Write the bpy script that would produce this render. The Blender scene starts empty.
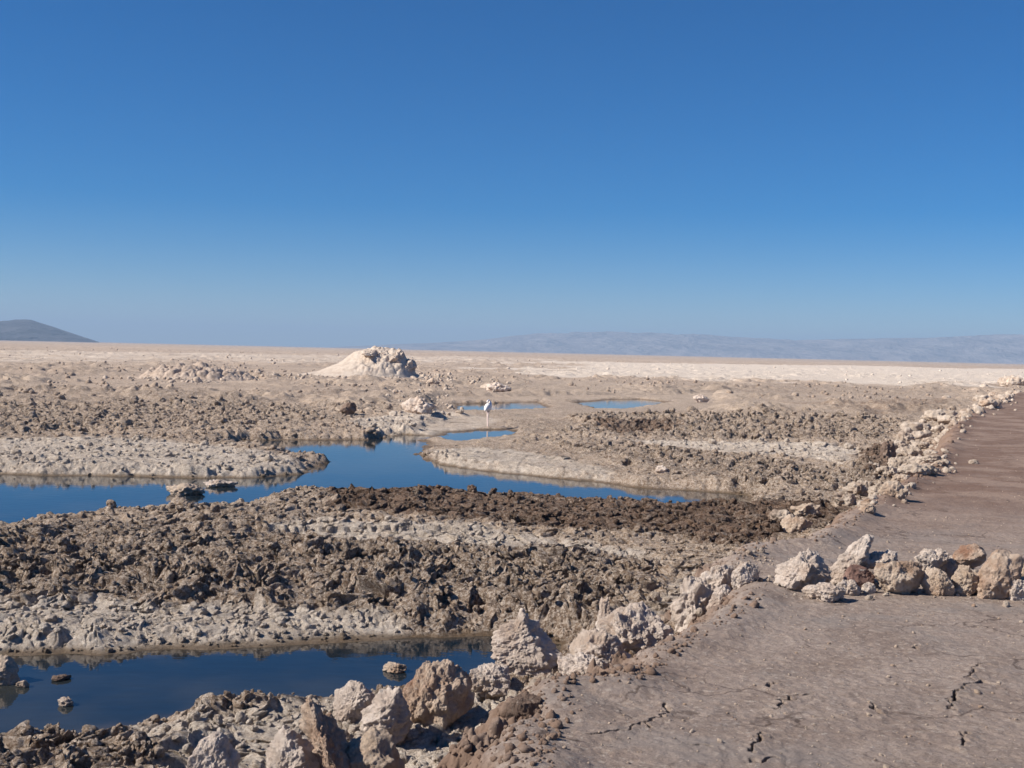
import bpy, math, random
import numpy as np
from mathutils import Matrix, Vector

random.seed(7)
F32 = np.float32
sc = bpy.context.scene
col = sc.collection
PI = math.pi

# ------------------------------------------------------------------ camera
FPX, W, H = 1200.0, 1024, 768
EYE = 1.75
ROLL = math.atan(24.0/1024)
HORIZON = 351.5                                   # pixel row of the horizon at mid width
PITCH = math.atan((HORIZON-384)/FPX)              # negative = looking down
_f = Vector((0, math.cos(PITCH), math.sin(PITCH)))
_r0 = Vector((1, 0, 0)); _u0 = _r0.cross(_f)
_r = _r0*math.cos(ROLL)+_u0*math.sin(ROLL)
_u = _u0*math.cos(ROLL)-_r0*math.sin(ROLL)

def ray(px, py):
    return _f + _r*((px-W/2)/FPX) + _u*((H/2-py)/FPX)

def at(px, py, z):
    """world point where the line of sight through a pixel meets height z"""
    d = ray(px, py)
    dz = min(d.z, -1e-4)
    t = (z-EYE)/dz
    return (d.x*t, d.y*t)

cam = bpy.data.cameras.new('camera')
cam.sensor_width = 36; cam.lens = 36*FPX/W
cam.clip_start = 0.05; cam.clip_end = 60000
co = bpy.data.objects.new('camera', cam); col.objects.link(co)
m = Matrix((_r, _u, -_f)).transposed().to_4x4(); m.translation = (0, 0, EYE)
co.matrix_world = m
sc.camera = co

# ------------------------------------------------------------------ numpy noise
_rng = np.random.RandomState(3)
_ang = _rng.rand(256)*2*PI
G2X, G2Y = np.cos(_ang).astype(F32), np.sin(_ang).astype(F32)
_g3 = _rng.normal(size=(256, 3)); _g3 /= np.linalg.norm(_g3, axis=1)[:, None]
G3 = _g3.astype(F32)
U32 = np.uint32

def hsh(ix, iy, iz=None, seed=0):
    h = ix.astype(np.int32).view(U32)*U32(374761393) + iy.astype(np.int32).view(U32)*U32(668265263)
    if iz is not None:
        h = h + iz.astype(np.int32).view(U32)*U32(2147483647)*U32(3)
    h = h + U32((seed*1442695041+12345) & 0xffffffff)
    h = (h ^ (h >> U32(13)))*U32(1274126177)
    h = (h ^ (h >> U32(15)))*U32(2246822519)
    return h ^ (h >> U32(16))

def perlin2(x, y, seed=0):
    x0 = np.floor(x); y0 = np.floor(y); fx = (x-x0).astype(F32); fy = (y-y0).astype(F32)
    ix = x0.astype(np.int32); iy = y0.astype(np.int32)
    u = fx*fx*fx*(fx*(fx*6-15)+10); v = fy*fy*fy*(fy*(fy*6-15)+10)
    def g(dx, dy):
        k = hsh(ix+dx, iy+dy, None, seed) & U32(255)
        return G2X[k]*(fx-dx)+G2Y[k]*(fy-dy)
    a = g(0, 0); a += u*(g(1, 0)-a)
    b = g(0, 1); b += u*(g(1, 1)-b)
    return (a+v*(b-a))*F32(1.5)

def fbm2(x, y, octs, seed=0, gain=0.5):
    s = 0; a = 1.0; n = 0
    for i in range(octs):
        s = s+a*perlin2(x, y, seed+i*17); n += a; a *= gain; x = x*2.03+5.1; y = y*2.03-3.7
    return s/F32(n)

def domes2(x, y, seed=0, sharp=False):
    """union of rounded clods, one per cell, random height: 0 in the gaps, up to 1"""
    x0 = np.floor(x); y0 = np.floor(y); fx = (x-x0).astype(F32); fy = (y-y0).astype(F32)
    ix = x0.astype(np.int32); iy = y0.astype(np.int32)
    out = np.zeros_like(fx)
    for dx in (-1, 0, 1):
        for dy in (-1, 0, 1):
            h = hsh(ix+dx, iy+dy, None, seed)
            px = (h & U32(1023)).astype(F32)/1023; py = ((h >> U32(10)) & U32(1023)).astype(F32)/1023
            hh = ((h >> U32(20)) & U32(1023)).astype(F32)/1023
            rr = 0.45+0.5*hh
            d2 = ((dx+px-fx)**2+(dy+py-fy)**2)/(rr*rr)
            np.maximum(out, (0.25+0.75*hh)*(np.maximum(0, 1-d2)*1.05 if sharp else np.sqrt(np.maximum(0, 1-d2))), out=out)
    return out

def perlin3(p, seed=0):
    q = np.floor(p); f = (p-q).astype(F32); i = q.astype(np.int32)
    w = f*f*f*(f*(f*6-15)+10)
    def g(a, b, c):
        k = hsh(i[:, 0]+a, i[:, 1]+b, i[:, 2]+c, seed) & U32(255)
        gg = G3[k]
        return gg[:, 0]*(f[:, 0]-a)+gg[:, 1]*(f[:, 1]-b)+gg[:, 2]*(f[:, 2]-c)
    def lx(b, c):
        a = g(0, b, c); return a+w[:, 0]*(g(1, b, c)-a)
    def ly(c):
        a = lx(0, c); return a+w[:, 1]*(lx(1, c)-a)
    a = ly(0); return (a+w[:, 2]*(ly(1)-a))*F32(1.6)

def worley3(p, seed=0):
    q = np.floor(p); f = (p-q).astype(F32); i = q.astype(np.int32)
    best = np.full(len(p), 9.0, F32)
    for a in (-1, 0, 1):
        for b in (-1, 0, 1):
            for c in (-1, 0, 1):
                h = hsh(i[:, 0]+a, i[:, 1]+b, i[:, 2]+c, seed)
                d = (a+(h & U32(1023)).astype(F32)/1023-f[:, 0])**2
                d += (b+((h >> U32(10)) & U32(1023)).astype(F32)/1023-f[:, 1])**2
                d += (c+((h >> U32(20)) & U32(1023)).astype(F32)/1023-f[:, 2])**2
                np.minimum(best, d, out=best)
    return np.sqrt(best)

def sstep(a, b, x):
    t = np.clip((x-a)/(b-a), 0, 1)
    return t*t*(3-2*t)

def sdf(x, y, poly):
    """signed distance to a polygon, positive inside"""
    best = np.full(x.shape, 1e12, F32); inside = np.zeros(x.shape, bool)
    n = len(poly)
    for k in range(n):
        ax, ay = poly[k]; bx, by = poly[(k+1) % n]
        ex, ey = bx-ax, by-ay
        L = ex*ex+ey*ey+1e-12
        wx = x-F32(ax); wy = y-F32(ay)
        t = np.clip((wx*F32(ex)+wy*F32(ey))/F32(L), 0, 1)
        np.minimum(best, (wx-t*F32(ex))**2+(wy-t*F32(ey))**2, out=best)
        if ay != by:
            c = (ay > y) != (by > y)
            inside ^= c & (wx < F32(ex)*wy/F32(ey))
    d = np.sqrt(best)
    return np.where(inside, d, -d)

def polyline_dist(x, y, pts):
    best = np.full(x.shape, 1e6, F32)
    for (ax, ay), (bx, by) in zip(pts[:-1], pts[1:]):
        ex, ey = bx-ax, by-ay; L = ex*ex+ey*ey+1e-12
        t = np.clip(((x-ax)*ex+(y-ay)*ey)/L, 0, 1)
        np.minimum(best, np.sqrt((x-ax-t*ex)**2+(y-ay-t*ey)**2).astype(F32), out=best)
    return best

# ------------------------------------------------------------------ layout of the place (plan outlines in metres)
ZW = -0.70                 # water level; the path is at 0
def P(z, *pts): return [at(a, b, z) for a, b in pts]

WATER = [
    # lagoon channel
    P(ZW, (-160, 470), (0, 474), (70, 476), (140, 476), (200, 478), (255, 478), (300, 474), (322, 466), (324, 461), (290, 455),
      (255, 450), (225, 445), (245, 441), (300, 440), (365, 440), (400, 434), (425, 436), (427, 447), (419, 455), (438, 463), (470, 470),
      (510, 474), (550, 478), (590, 481), (620, 486), (650, 489), (690, 491), (736, 493.5), (748, 496))
    + P(-0.43, (742, 500), (690, 497), (630, 490), (579, 489), (504, 484), (418, 482), (342, 483), (290, 484), (250, 488), (240, 494),
        (205, 495), (188, 486), (171, 487), (164, 497), (102, 501), (51, 508), (0, 515), (-160, 528)),
    # near pool
    P(ZW, (-200, 656), (0, 656), (60, 653), (100, 656), (170, 649), (260, 648), (330, 642), (400, 639), (470, 636), (520, 636), (560, 645))
    + P(-0.55, (545, 660), (500, 668), (470, 671), (440, 668), (380, 677), (340, 685), (300, 688), (270, 691), (215, 693), (150, 702),
        (112, 711), (96, 716), (103, 727), (0, 733), (-200, 740)),
    # shallow pools further out
    P(ZW, (434, 439), (446, 433), (480, 430), (512, 429), (519, 433), (490, 438.5), (455, 441.5)),
    P(ZW, (458, 404), (500, 403), (540, 402), (548, 409), (515, 411), (500, 411), (480, 413.5), (458, 412.5)),
    P(ZW, (572, 403), (610, 399.5), (640, 399.3), (668, 402), (640, 408), (600, 409.5)),
]
PATH = P(0, (488, 860), (500, 790), (506, 745), (530, 715), (524, 697), (548, 682), (604, 683), (645, 652), (692, 628), (727, 606), (740, 588),
         (722, 566), (750, 548), (806, 545), (836, 527), (862, 506), (894, 490), (922, 470), (944, 446), (955, 425), (976, 412), (1000, 401),
         (1020, 393), (1070, 388), (1500, 392), (1900, 860))
ZC = -0.50
ZONES = {
    'dark': [
        (1.0, .30, P(-.47, (-150, 545), (0, 540), (80, 523), (200, 518), (330, 541), (450, 549), (560, 551), (650, 562), (640, 590), (600, 606), (585, 640), (480, 636), (425, 618), (390, 602), (300, 598), (150, 600), (0, 592), (-150, 592))),
        (.6, .25, P(-.47, (-150, 745), (0, 738), (60, 727), (130, 722), (190, 745), (180, 790), (-150, 800))),
        (1.3, .6, P(ZC, (515, 417), (640, 416), (800, 417), (910, 421), (885, 440), (760, 440), (600, 437), (520, 430))),
        (1.15, .5, P(ZC, (560, 446), (680, 452), (780, 463), (850, 474), (880, 450), (885, 480), (845, 490), (740, 482), (620, 464))),
        (.75, 2., P(ZC, (640, 387), (760, 384), (900, 388.5), (985, 392), (900, 397), (720, 393))),
        (.45, .5, P(-.47, (-150, 520), (0, 515), (150, 500), (300, 488), (420, 486), (420, 505), (250, 515), (0, 535))),
        (.6, .8, P(ZC, (-150, 390), (160, 395), (330, 412), (300, 425), (150, 430), (-150, 440))),
    ],
    'brown': [
        (1.0, .25, P(-.47, (400, 486), (560, 490), (690, 498), (780, 500), (850, 508), (800, 535), (740, 545), (690, 538), (560, 526), (430, 516), (330, 508), (330, 492))),
        (.8, .3, P(ZC, (590, 425), (650, 424), (690, 432), (620, 438))),
        (.8, .3, P(-.2, (860, 442), (895, 440), (900, 462), (865, 462))),
        (.5, 1., P(ZC, (790, 404), (960, 398), (955, 412), (880, 422))),
    ],
    'flat': [
        (1.0, .5, P(-.6, (405, 440), (420, 424), (450, 416), (540, 414), (600, 428), (530, 440), (470, 446), (425, 447))),
        (.4, .5, P(-.6, (425, 445), (500, 440), (600, 455), (740, 480), (760, 495), (600, 484), (430, 468))),
        (.7, .4, P(-.5, (330, 484), (500, 484), (700, 497), (720, 503), (500, 492), (330, 492))),
        (.8, .6, P(-.6, (430, 415), (430, 397), (560, 396), (720, 394), (720, 414), (560, 419))),
        (.8, .3, P(-.55, (150, 485), (300, 483), (330, 490), (180, 500))),
    ],
    'white': [
        (1.2, .2, P(-.68, (-120, 712), (40, 714), (85, 717), (104, 724), (90, 733), (40, 730), (-120, 736))),
        (1.25, .25, P(-.62, (-150, 600), (0, 598), (150, 605), (300, 603), (390, 607), (410, 625), (370, 640), (300, 646), (150, 652), (-150, 655))),
        (1.0, 14., P(ZC, (540, 361), (1200, 372), (1200, 388), (900, 386), (700, 382), (520, 374))),
        (.62, .3, P(ZC, (430, 447), (470, 443), (540, 452), (620, 468), (600, 480), (500, 471), (430, 460))),
        (.8, .4, P(ZC, (600, 440), (760, 442), (860, 448), (850, 466), (780, 458), (660, 447))),
        (.75, .5, P(ZC, (-150, 445), (100, 436), (240, 446), (320, 462), (250, 474), (100, 472), (-150, 470))),
        (.85, .4, P(-.47, (200, 540), (320, 520), (480, 524), (640, 545), (680, 565), (600, 555), (440, 548))),
        (1.05, .2, P(-.45, (125, 703), (300, 690), (480, 674), (522, 692), (480, 740), (430, 790), (180, 790), (150, 740))),
        (.7, .4, P(ZC, (340, 425), (430, 408), (500, 415), (480, 425), (400, 432))),
        (.6, .2, P(-.47, (620, 610), (690, 570), (730, 560), (735, 590), (700, 620))),
        (.5, 20., P(ZC, (-150, 348), (300, 355), (560, 359), (560, 366), (300, 364), (-150, 360))),
    ],
}
CRACKS = [P(0, *c) for c in (
    [(586, 738), (612, 736), (632, 731), (645, 725), (664, 720), (668, 714), (666, 708)], [(645, 725), (652, 731)],
    [(774, 713), (786, 704), (802, 699), (812, 699)], [(768, 690), (773, 686)],
    [(949, 712), (952, 703), (958, 693), (966, 687), (984, 684), (994, 686)], [(969, 681), (972, 673), (981, 667), (990, 667)],
    [(749, 757), (756, 750), (761, 738)], [(914, 651), (918, 649)], [(872, 708), (881, 718)], [(755, 766), (776, 763)],
    [(962, 748), (967, 735)], [(682, 749), (714, 752)])]

# sun lamp direction (towards the sun): from the left
SUN_AZ, SUN_EL = math.radians(-104), math.radians(38)          # azimuth from +Y, clockwise positive

# ------------------------------------------------------------------ terrain
def fields(x, y):
    """height and surface kind of the ground at plan points"""
    x = np.asarray(x, F32); y = np.asarray(y, F32)
    r = np.sqrt(x*x+y*y)
    step = r*np.where(r < 15, 0.0010, 0.0013).astype(F32)
    near = r < 160
    sp = np.full(x.shape, -1e3, F32); sw = np.full(x.shape, -1e3, F32)
    xn, yn = x[near], y[near]
    n1 = fbm2(xn/0.9, yn/0.9, 4, 5)
    sp[near] = sdf(xn, yn, PATH)
    w = np.full(xn.shape, -1e3, F32)
    for i, pl in enumerate(WATER):
        np.maximum(w, sdf(xn, yn, pl), out=w)
    sw[near] = w+n1*np.clip(r[near]*.014, .1, .5)+fbm2(xn/.22, yn/.22, 3, 6)*np.clip(r[near]*.006, .05, .2)
    masks = {}
    n2 = fbm2(x/1.3, y/1.3, 4, 31); n4 = fbm2(x/16, y/16, 5, 33, .65)
    for name, zl in ZONES.items():
        mk = np.zeros_like(x)
        for amt, soft, pl in zl:
            s = sdf(x, y, pl)+(n2*F32(soft*1.2) if soft < 3 else n4*F32(soft*2.6))
            np.maximum(mk, F32(amt)*sstep(-soft*.7, soft*.7, s), out=mk)
        masks[name] = mk
    dark, brown, white, flat = masks['dark'], masks['brown'], masks['white'], masks['flat']
    # crust level
    big = fbm2(x/3.2, y/3.2, 3, 77)
    base = F32(ZC)+0.08*big+0.07*dark+0.02*brown-0.07*white*(r < 15)-(.10+.05*(r > 28))*flat
    far = sstep(60, 160, r)
    base = base*(1-far)+far*F32(ZC)
    base = base+sstep(120, 400, r)*0.5*fbm2(x/70, y/70, 3, 12)
    A = (0.125+0.055*dark+0.035*brown-0.03*white)*(0.75+0.5*big)*(1-.6*flat)
    A = A*(1+(.85+.5*np.clip(dark+brown, 0, 1))*sstep(16, 42, r))
    z = np.zeros_like(x)
    wx = x+0.10*perlin2(x/0.22, y/0.22, 91); wy = y+0.10*perlin2(x/0.22, y/0.22, 92)
    kn = r < 30
    wx[kn] += .03*perlin2(x[kn]/.06, y[kn]/.06, 93); wy[kn] += .03*perlin2(x[kn]/.06, y[kn]/.06, 94)
    for cell, amp, sd in ((.85, .20, 1), (.36, .22, 2), (.17, .34, 3), (.085, .56, 4), (.045, .50, 5)):
        wt = np.clip((cell/np.maximum(step, 1e-4)-1.8)/2.2, 0, 1)
        k = wt > 0.01
        if k.any():
            z[k] += (amp*wt[k])*(domes2(wx[k]/cell, wy[k]/cell, sd, sd in (2, 3))-0.3)
    z += 0.25*fbm2(x/0.5, y/0.5, 4, 44)*np.clip((.5/np.maximum(step, 1e-4)-2)/4, 0, 1)
    rough = z
    kh = r < 45                                      # hollows under broken crust
    hol = np.zeros_like(x)
    hol[kh] = sstep(.30, .46, perlin2(wx[kh]/.26, wy[kh]/.26, 301))+.6*sstep(.24, .4, perlin2(wx[kh]/.15, wy[kh]/.15, 302))
    pat = .55+.9*sstep(-.3, .35, fbm2(x/.75, y/.75, 3, 620))
    rough = rough*(1+(pat-1)*(r < 60))-.8*hol*(.35+.65*np.clip(dark+brown, 0, 1))*(1-.7*flat)
    fl = (r > 28) & (r < 700)                         # broken crust of the open plain
    xf, yf = x[fl]+.3*perlin2(x[fl]/.9, y[fl]/.9, 95), y[fl]+.3*perlin2(x[fl]/.9, y[fl]/.9, 96)
    clus = sstep(-.25, .35, fbm2(xf/14, yf/14, 4, 516))*(.35+.65*sstep(-.2, .3, fbm2(xf/3.5, yf/3.5, 3, 517)))
    lum = np.zeros_like(x)
    lum[fl] = clus*(.26*domes2(xf/1.5, yf/1.5, 518)+.22*domes2(xf/.7, yf/.7, 519)*(r[fl] < 260)+.12*domes2(xf/.36, yf/.36, 520)*(r[fl] < 130))*1.05*sstep(30, 54, r[fl])*(1+.5*sstep(100, 350, r[fl]))
    lum = lum*(1-flat)*(1-.2*white)
    # pools
    bank = np.clip(0.45+0.25*n1*0, .3, .8)
    out = np.clip(-sw, 0, 1e3)
    tb = np.ones_like(x); tb[near] = sstep(0, 1, out[near]/np.clip(.52+.4*n1, .25, .9))
    crust = (base-ZW)*(np.minimum(.25, 1.2*out)+0.75*tb)+ZW
    zc = crust+lum*tb+rough*A*(np.minimum(.62, 3*out)+0.38*tb)
    inside = sw > 0
    zc = np.where(inside, ZW-np.minimum(.35*np.maximum(sw, 0), .22), np.maximum(zc, ZW+np.minimum(.3*out, .015)))
    # earth path
    t = np.zeros_like(x)
    s2 = sp[near]+n1*0.16+.16*fbm2(xn/.3, yn/.3, 4, 411, .6)
    t[near] = sstep(-0.52, 0.08, s2)
    zp = 0.018*fbm2(x/0.6, y/0.6, 6, 61, .72)+.004*perlin2(x/.05, y/.05, 63)+0.02*perlin2(x/2.5, y/2.5, 62)
    rim = np.zeros_like(x)
    rim[near] = (0.05+0.09*n1)*np.exp(-((sp[near]-.15)/.2)**2)
    zp = zp+np.maximum(rim, 0)
    kk = near & (r < 12)
    if kk.any():
        dmin = np.full(kk.sum(), 1e3, F32); xk, yk = x[kk], y[kk]
        jx = xk+.03*perlin2(xk/.06, yk/.06, 71)+.015*perlin2(xk/.025, yk/.025, 73); jy = yk+.03*perlin2(xk/.06, yk/.06, 72)
        for c in CRACKS: np.minimum(dmin, polyline_dist(jx, jy, c), out=dmin)
        wdt = 0.011*(0.45+1.9*np.abs(perlin2(xk/.16, yk/.16, 74)))
        zp[kk] -= 0.11*sstep(1.0, .35, dmin/wdt)-0.012*np.exp(-(dmin/.06)**2)
    slope = t*(1-t)*4
    n3 = np.zeros_like(x); n3[near] = fbm2(xn/.28, yn/.28, 4, 410)
    zz = zc*(1-t)+zp*t+slope*(rough*0.11+.05*n3)
    zz = np.where(inside & (sp < -0.2), zc, zz)
    path = np.zeros_like(x); path[near] = sstep(-0.62, -0.2, s2)
    wet = np.zeros_like(x)
    wet[near] = 1-sstep(.004, .05, zz[near]-ZW+.03*n1)
    wet = wet*(1-path)*(1-np.clip(white-1.05, 0, .25)*0)
    return dict(x=x, y=y, z=zz, path=path, dark=dark*(1-path), brown=brown*(1-path), white=white*(1-path), flat=flat, wet=wet, sw=sw, sp=sp, rough=rough, t=t)

def height(px, py): return float(fields(np.array([px]), np.array([py]))['z'][0])

def ground_hit(px, py, z0=-.3):
    z = z0
    for _ in range(5):
        x, y = at(px, py, z); z = .5*z+.5*height(x, y)
    return x, y, z

def mesh_from(name, co_, quads, smooth=True):
    me = bpy.data.meshes.new(name)
    n = quads.shape[1]
    me.vertices.add(len(co_)); me.vertices.foreach_set('co', np.ascontiguousarray(co_, F32).ravel())
    me.loops.add(quads.size); me.loops.foreach_set('vertex_index', np.ascontiguousarray(quads, np.int32).ravel())
    me.polygons.add(len(quads)); me.polygons.foreach_set('loop_start', np.arange(0, quads.size, n, dtype=np.int32))
    me.polygons.foreach_set('use_smooth', np.full(len(quads), smooth))
    me.update(calc_edges=True)
    return me

def link(name, me, mat, parent=None):
    o = bpy.data.objects.new(name, me); col.objects.link(o)
    if mat is not None: me.materials.append(mat)
    if parent: o.parent = parent
    return o

# ------------------------------------------------------------------ materials
class NT:
    def __init__(s, name):
        s.mat = bpy.data.materials.new(name); s.mat.use_nodes = True
        s.n = s.mat.node_tree.nodes; s.l = s.mat.node_tree.links
        s.bsdf = s.n['Principled BSDF']; s.out = s.n['Material Output']
    def add(s, t, **kw):
        nd = s.n.new(t)
        for k, v in kw.items(): setattr(nd, k, v)
        return nd
    def put(s, sock, v):
        if isinstance(v, bpy.types.NodeSocket): s.l.new(v, sock)
        elif isinstance(v, (tuple, list)) and len(v) == 3 and sock.type == 'RGBA': sock.default_value = (*v, 1)
        else: sock.default_value = v
    def coords(s, kind='Object'): return s.add('ShaderNodeTexCoord').outputs[kind]
    def noise(s, vec, scale, detail=4, rough=.55, dist=0):
        nd = s.add('ShaderNodeTexNoise'); s.put(nd.inputs['Vector'], vec)
        nd.inputs['Scale'].default_value = scale; nd.inputs['Detail'].default_value = detail
        nd.inputs['Roughness'].default_value = rough; nd.inputs['Distortion'].default_value = dist
        return nd.outputs['Fac']
    def voro(s, vec, scale, feature='F1'):
        nd = s.add('ShaderNodeTexVoronoi', feature=feature); s.put(nd.inputs['Vector'], vec); nd.inputs['Scale'].default_value = scale
        return nd.outputs['Distance']
    def rng(s, v, a, b, c=0, d=1, smooth=True):
        nd = s.add('ShaderNodeMapRange'); nd.interpolation_type = 'SMOOTHSTEP' if smooth else 'LINEAR'
        s.put(nd.inputs[0], v)
        for i, q in enumerate((a, b, c, d)): nd.inputs[i+1].default_value = q
        return nd.outputs[0]
    def mix(s, f, a, b, mode='MIX'):
        nd = s.add('ShaderNodeMix', data_type='RGBA', blend_type=mode)
        s.put(nd.inputs['Factor'], f); s.put(nd.inputs['A'], a); s.put(nd.inputs['B'], b)
        return nd.outputs['Result']
    def math(s, op, a, b=0.0):
        nd = s.add('ShaderNodeMath', operation=op); s.put(nd.inputs[0], a); s.put(nd.inputs[1], b)
        return nd.outputs[0]
    def bump(s, h, strength, dist, prev=None):
        nd = s.add('ShaderNodeBump'); s.put(nd.inputs['Height'], h)
        nd.inputs['Strength'].default_value = strength; nd.inputs['Distance'].default_value = dist
        if prev is not None: s.l.new(prev, nd.inputs['Normal'])
        return nd.outputs['Normal']

def mat_ground():
    t = NT('salt_flat_ground')
    v = t.coords()
    a = t.add('ShaderNodeAttribute', attribute_name='zone')
    sep = t.add('ShaderNodeSeparateColor'); t.l.new(a.outputs['Color'], sep.inputs[0])
    dark, white, brown = sep.outputs[0], sep.outputs[1], sep.outputs[2]
    a2 = t.add('ShaderNodeAttribute', attribute_name='zone2')
    sep2 = t.add('ShaderNodeSeparateColor'); t.l.new(a2.outputs['Color'], sep2.inputs[0])
    path, wet, lump = sep2.outputs[0], sep2.outputs[1], sep2.outputs[2]
    n_big = t.noise(v, .35, 5, .6); n_mid = t.noise(v, 3.0, 6, .65); n_fine = t.noise(v, 22, 5, .7); n_far = t.noise(v, .02, 6, .6)
    n_salt = t.noise(v, 6.5, 6, .7, .6)
    tan = t.mix(t.rng(n_mid, .35, .65), (.425, .308, .222), (.65, .51, .392))
    tan = t.mix(t.rng(n_big, .4, .65), tan, (.47, .35, .26))
    tan = t.mix(t.rng(n_far, .42, .62, 0, .7), tan, (.57, .45, .345))
    tan = t.mix(t.math('MULTIPLY', t.rng(t.noise(v, .27, 7, .72, .3), .46, .66), .75), tan, (.335, .25, .19))
    tan = t.mix(t.math('MULTIPLY', t.rng(t.noise(v, .07, 6, .7, .3), .50, .66), .6), tan, (.33, .245, .185))
    tan = t.mix(t.math('MULTIPLY', t.rng(t.noise(v, .009, 6, .6, .3), .47, .56), .6), tan, (.36, .27, .205))
    tan = t.mix(t.math('MULTIPLY', t.rng(t.noise(v, .03, 6, .65, .3), .50, .58), .55), tan, (.335, .245, .185))
    whitec = t.mix(t.rng(n_mid, .3, .7), (.63, .53, .435), (.84, .74, .635))
    darkc = t.mix(t.rng(n_mid, .3, .7), (.232, .166, .122), (.46, .345, .258))
    brownc = t.mix(t.rng(n_mid, .3, .7), (.125, .078, .054), (.27, .175, .122))
    c = t.mix(t.rng(t.math('ADD', t.math('ADD', white, t.math('MULTIPLY', t.math('SUBTRACT', t.noise(v, .14, 6, .65, .4), .5), 1.3)), t.math('MULTIPLY', t.math('SUBTRACT', n_salt, .5), 1.5)), .25, .75), tan, whitec)
    c = t.mix(t.rng(t.math('ADD', dark, t.math('MULTIPLY', t.math('SUBTRACT', n_salt, .5), 1.3)), .3, .7), c, darkc)
    c = t.mix(t.rng(t.math('ADD', brown, t.math('MULTIPLY', t.math('SUBTRACT', n_salt, .5), .9)), .3, .7), c, brownc)
    # pale salt bloom in irregular specks
    bloom = t.math('MULTIPLY', t.rng(t.noise(v, 11, 6, .75, 1.0), .52, .60), t.rng(t.noise(v, 1.1, 4, .6), .38, .62, .15, .85))
    c = t.mix(t.math('MULTIPLY', bloom, .65), c, (.68, .60, .52))
    # dirt specks
    keep = t.math('SUBTRACT', 1.0, t.math('MULTIPLY', t.math('MINIMUM', white, 1.0), .38))
    c = t.mix(t.math('MULTIPLY', keep, t.rng(n_fine, .485, .57, 0, .8)), c, t.mix(1.0, c, (.50, .43, .37), 'MULTIPLY'))
    pale = t.math('SUBTRACT', 1.0, t.math('MULTIPLY', t.math('MINIMUM', brown, 1.0), .75))
    c = t.mix(t.math('MULTIPLY', pale, t.rng(t.noise(v, 26, 5, .75, .8), .490, .56, 0, .78)), c, (.75, .63, .525))
    c = t.mix(t.math('MULTIPLY', keep, t.rng(t.noise(v, 55, 4, .7), .51, .6, 0, .6)), c, t.mix(1.0, c, (.45, .38, .33), 'MULTIPLY'))
    # packed earth of the path
    mp = t.add('ShaderNodeMapping'); t.l.new(v, mp.inputs[0]); mp.inputs['Scale'].default_value = (.9, 1.2, 1)
    e1 = t.noise(mp.outputs[0], 1.6, 6, .62); e2 = t.noise(mp.outputs[0], 9, 6, .7)
    earth = t.mix(t.rng(e1, .35, .66), (.258, .198, .165), (.368, .295, .252))
    earth = t.mix(t.rng(e2, .5, .6, 0, .7), earth, (.37, .292, .24))
    earth = t.mix(t.rng(t.noise(mp.outputs[0], 2.7, 5, .7, .8), .58, .72, 0, .6), earth, (.40, .33, .275))
    earth = t.mix(t.rng(t.noise(v, 26, 4, .65), .575, .63, 0, .7), earth, (.48, .405, .345))
    earth = t.mix(t.rng(t.noise(v, 14, 6, .75), .505, .62, 0, .38), earth, (.165, .118, .09))
    earth = t.mix(t.rng(t.noise(v, 75, 4, .7), .51, .6, 0, .4), earth, (.13, .095, .075))
    red = t.math('MULTIPLY', t.rng(t.noise(v, .2, 4, .6), .42, .6, .15, .85), t.rng(t.noise(v, 2.2, 4, .6), .3, .6, .5, 1))
    sy = t.add('ShaderNodeSeparateXYZ'); t.l.new(v, sy.inputs[0])
    red = t.math('MAXIMUM', t.math('MULTIPLY', red, .15), t.math('MULTIPLY', t.rng(n_mid, .2, .6, .55, .95), t.rng(sy.outputs['Y'], 9.5, 17, 0, 1)))     # redder soil beyond the rock row
    earth = t.mix(t.rng(t.noise(mp.outputs[0], .9, 5, .65), .5, .64, 0, .6), earth, (.27, .235, .215))
    earth = t.mix(red, earth, t.mix(t.rng(t.noise(v, .8, 6, .68), .44, .6), (.185, .115, .085), (.28, .195, .15)))
    cv = t.add('ShaderNodeVectorMath', operation='ADD'); t.l.new(v, cv.inputs[0])
    nz = t.add('ShaderNodeTexNoise'); t.l.new(v, nz.inputs['Vector']); nz.inputs['Scale'].default_value = 3; nz.inputs['Detail'].default_value = 5
    sc_ = t.add('ShaderNodeVectorMath', operation='SCALE'); t.l.new(nz.outputs['Color'], sc_.inputs[0]); sc_.inputs['Scale'].default_value = .5
    t.l.new(sc_.outputs[0], cv.inputs[1])
    hair = t.math('MULTIPLY', t.rng(t.voro(cv.outputs[0], 1.1, 'DISTANCE_TO_EDGE'), 0, .017, 1, 0), t.rng(t.noise(v, .9, 4, .6), .46, .56))
    earth = t.mix(t.math('MULTIPLY', hair, .75), earth, (.09, .062, .05))
    earth = t.mix(t.math('MULTIPLY', t.rng(lump, .02, .6), t.rng(n_mid, .3, .6, .5, 1)), earth, (.235, .158, .116))
    c = t.mix(t.rng(t.math('ADD', path, t.math('MULTIPLY', t.math('SUBTRACT', n_mid, .5), .7)), .3, .7), c, earth)
    # damp mineral rim at the water's edge
    wetc = t.mix(n_mid, (.13, .082, .045), (.23, .155, .09))
    c = t.mix(t.math('MULTIPLY', wet, .85), c, wetc)
    t.l.new(c, t.bsdf.inputs['Base Color'])
    t.put(t.bsdf.inputs['Roughness'], t.rng(wet, 0, 1, .95, .55))
    t.bsdf.inputs['Specular IOR Level'].default_value = .2
    inv = t.rng(path, 0, 1, 1, .24)
    b1 = t.bump(t.math('MULTIPLY', t.noise(v, 17, 9, .78, .4), inv), 1.0, .07)
    b2 = t.bump(t.math('MULTIPLY', t.noise(v, 48, 6, .75, .8), inv), .9, .03, b1)
    b3 = t.bump(t.noise(v, 120, 4, .7), .4, .006, b2)
    t.l.new(b3, t.bsdf.inputs['Normal'])
    return t.mat

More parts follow.
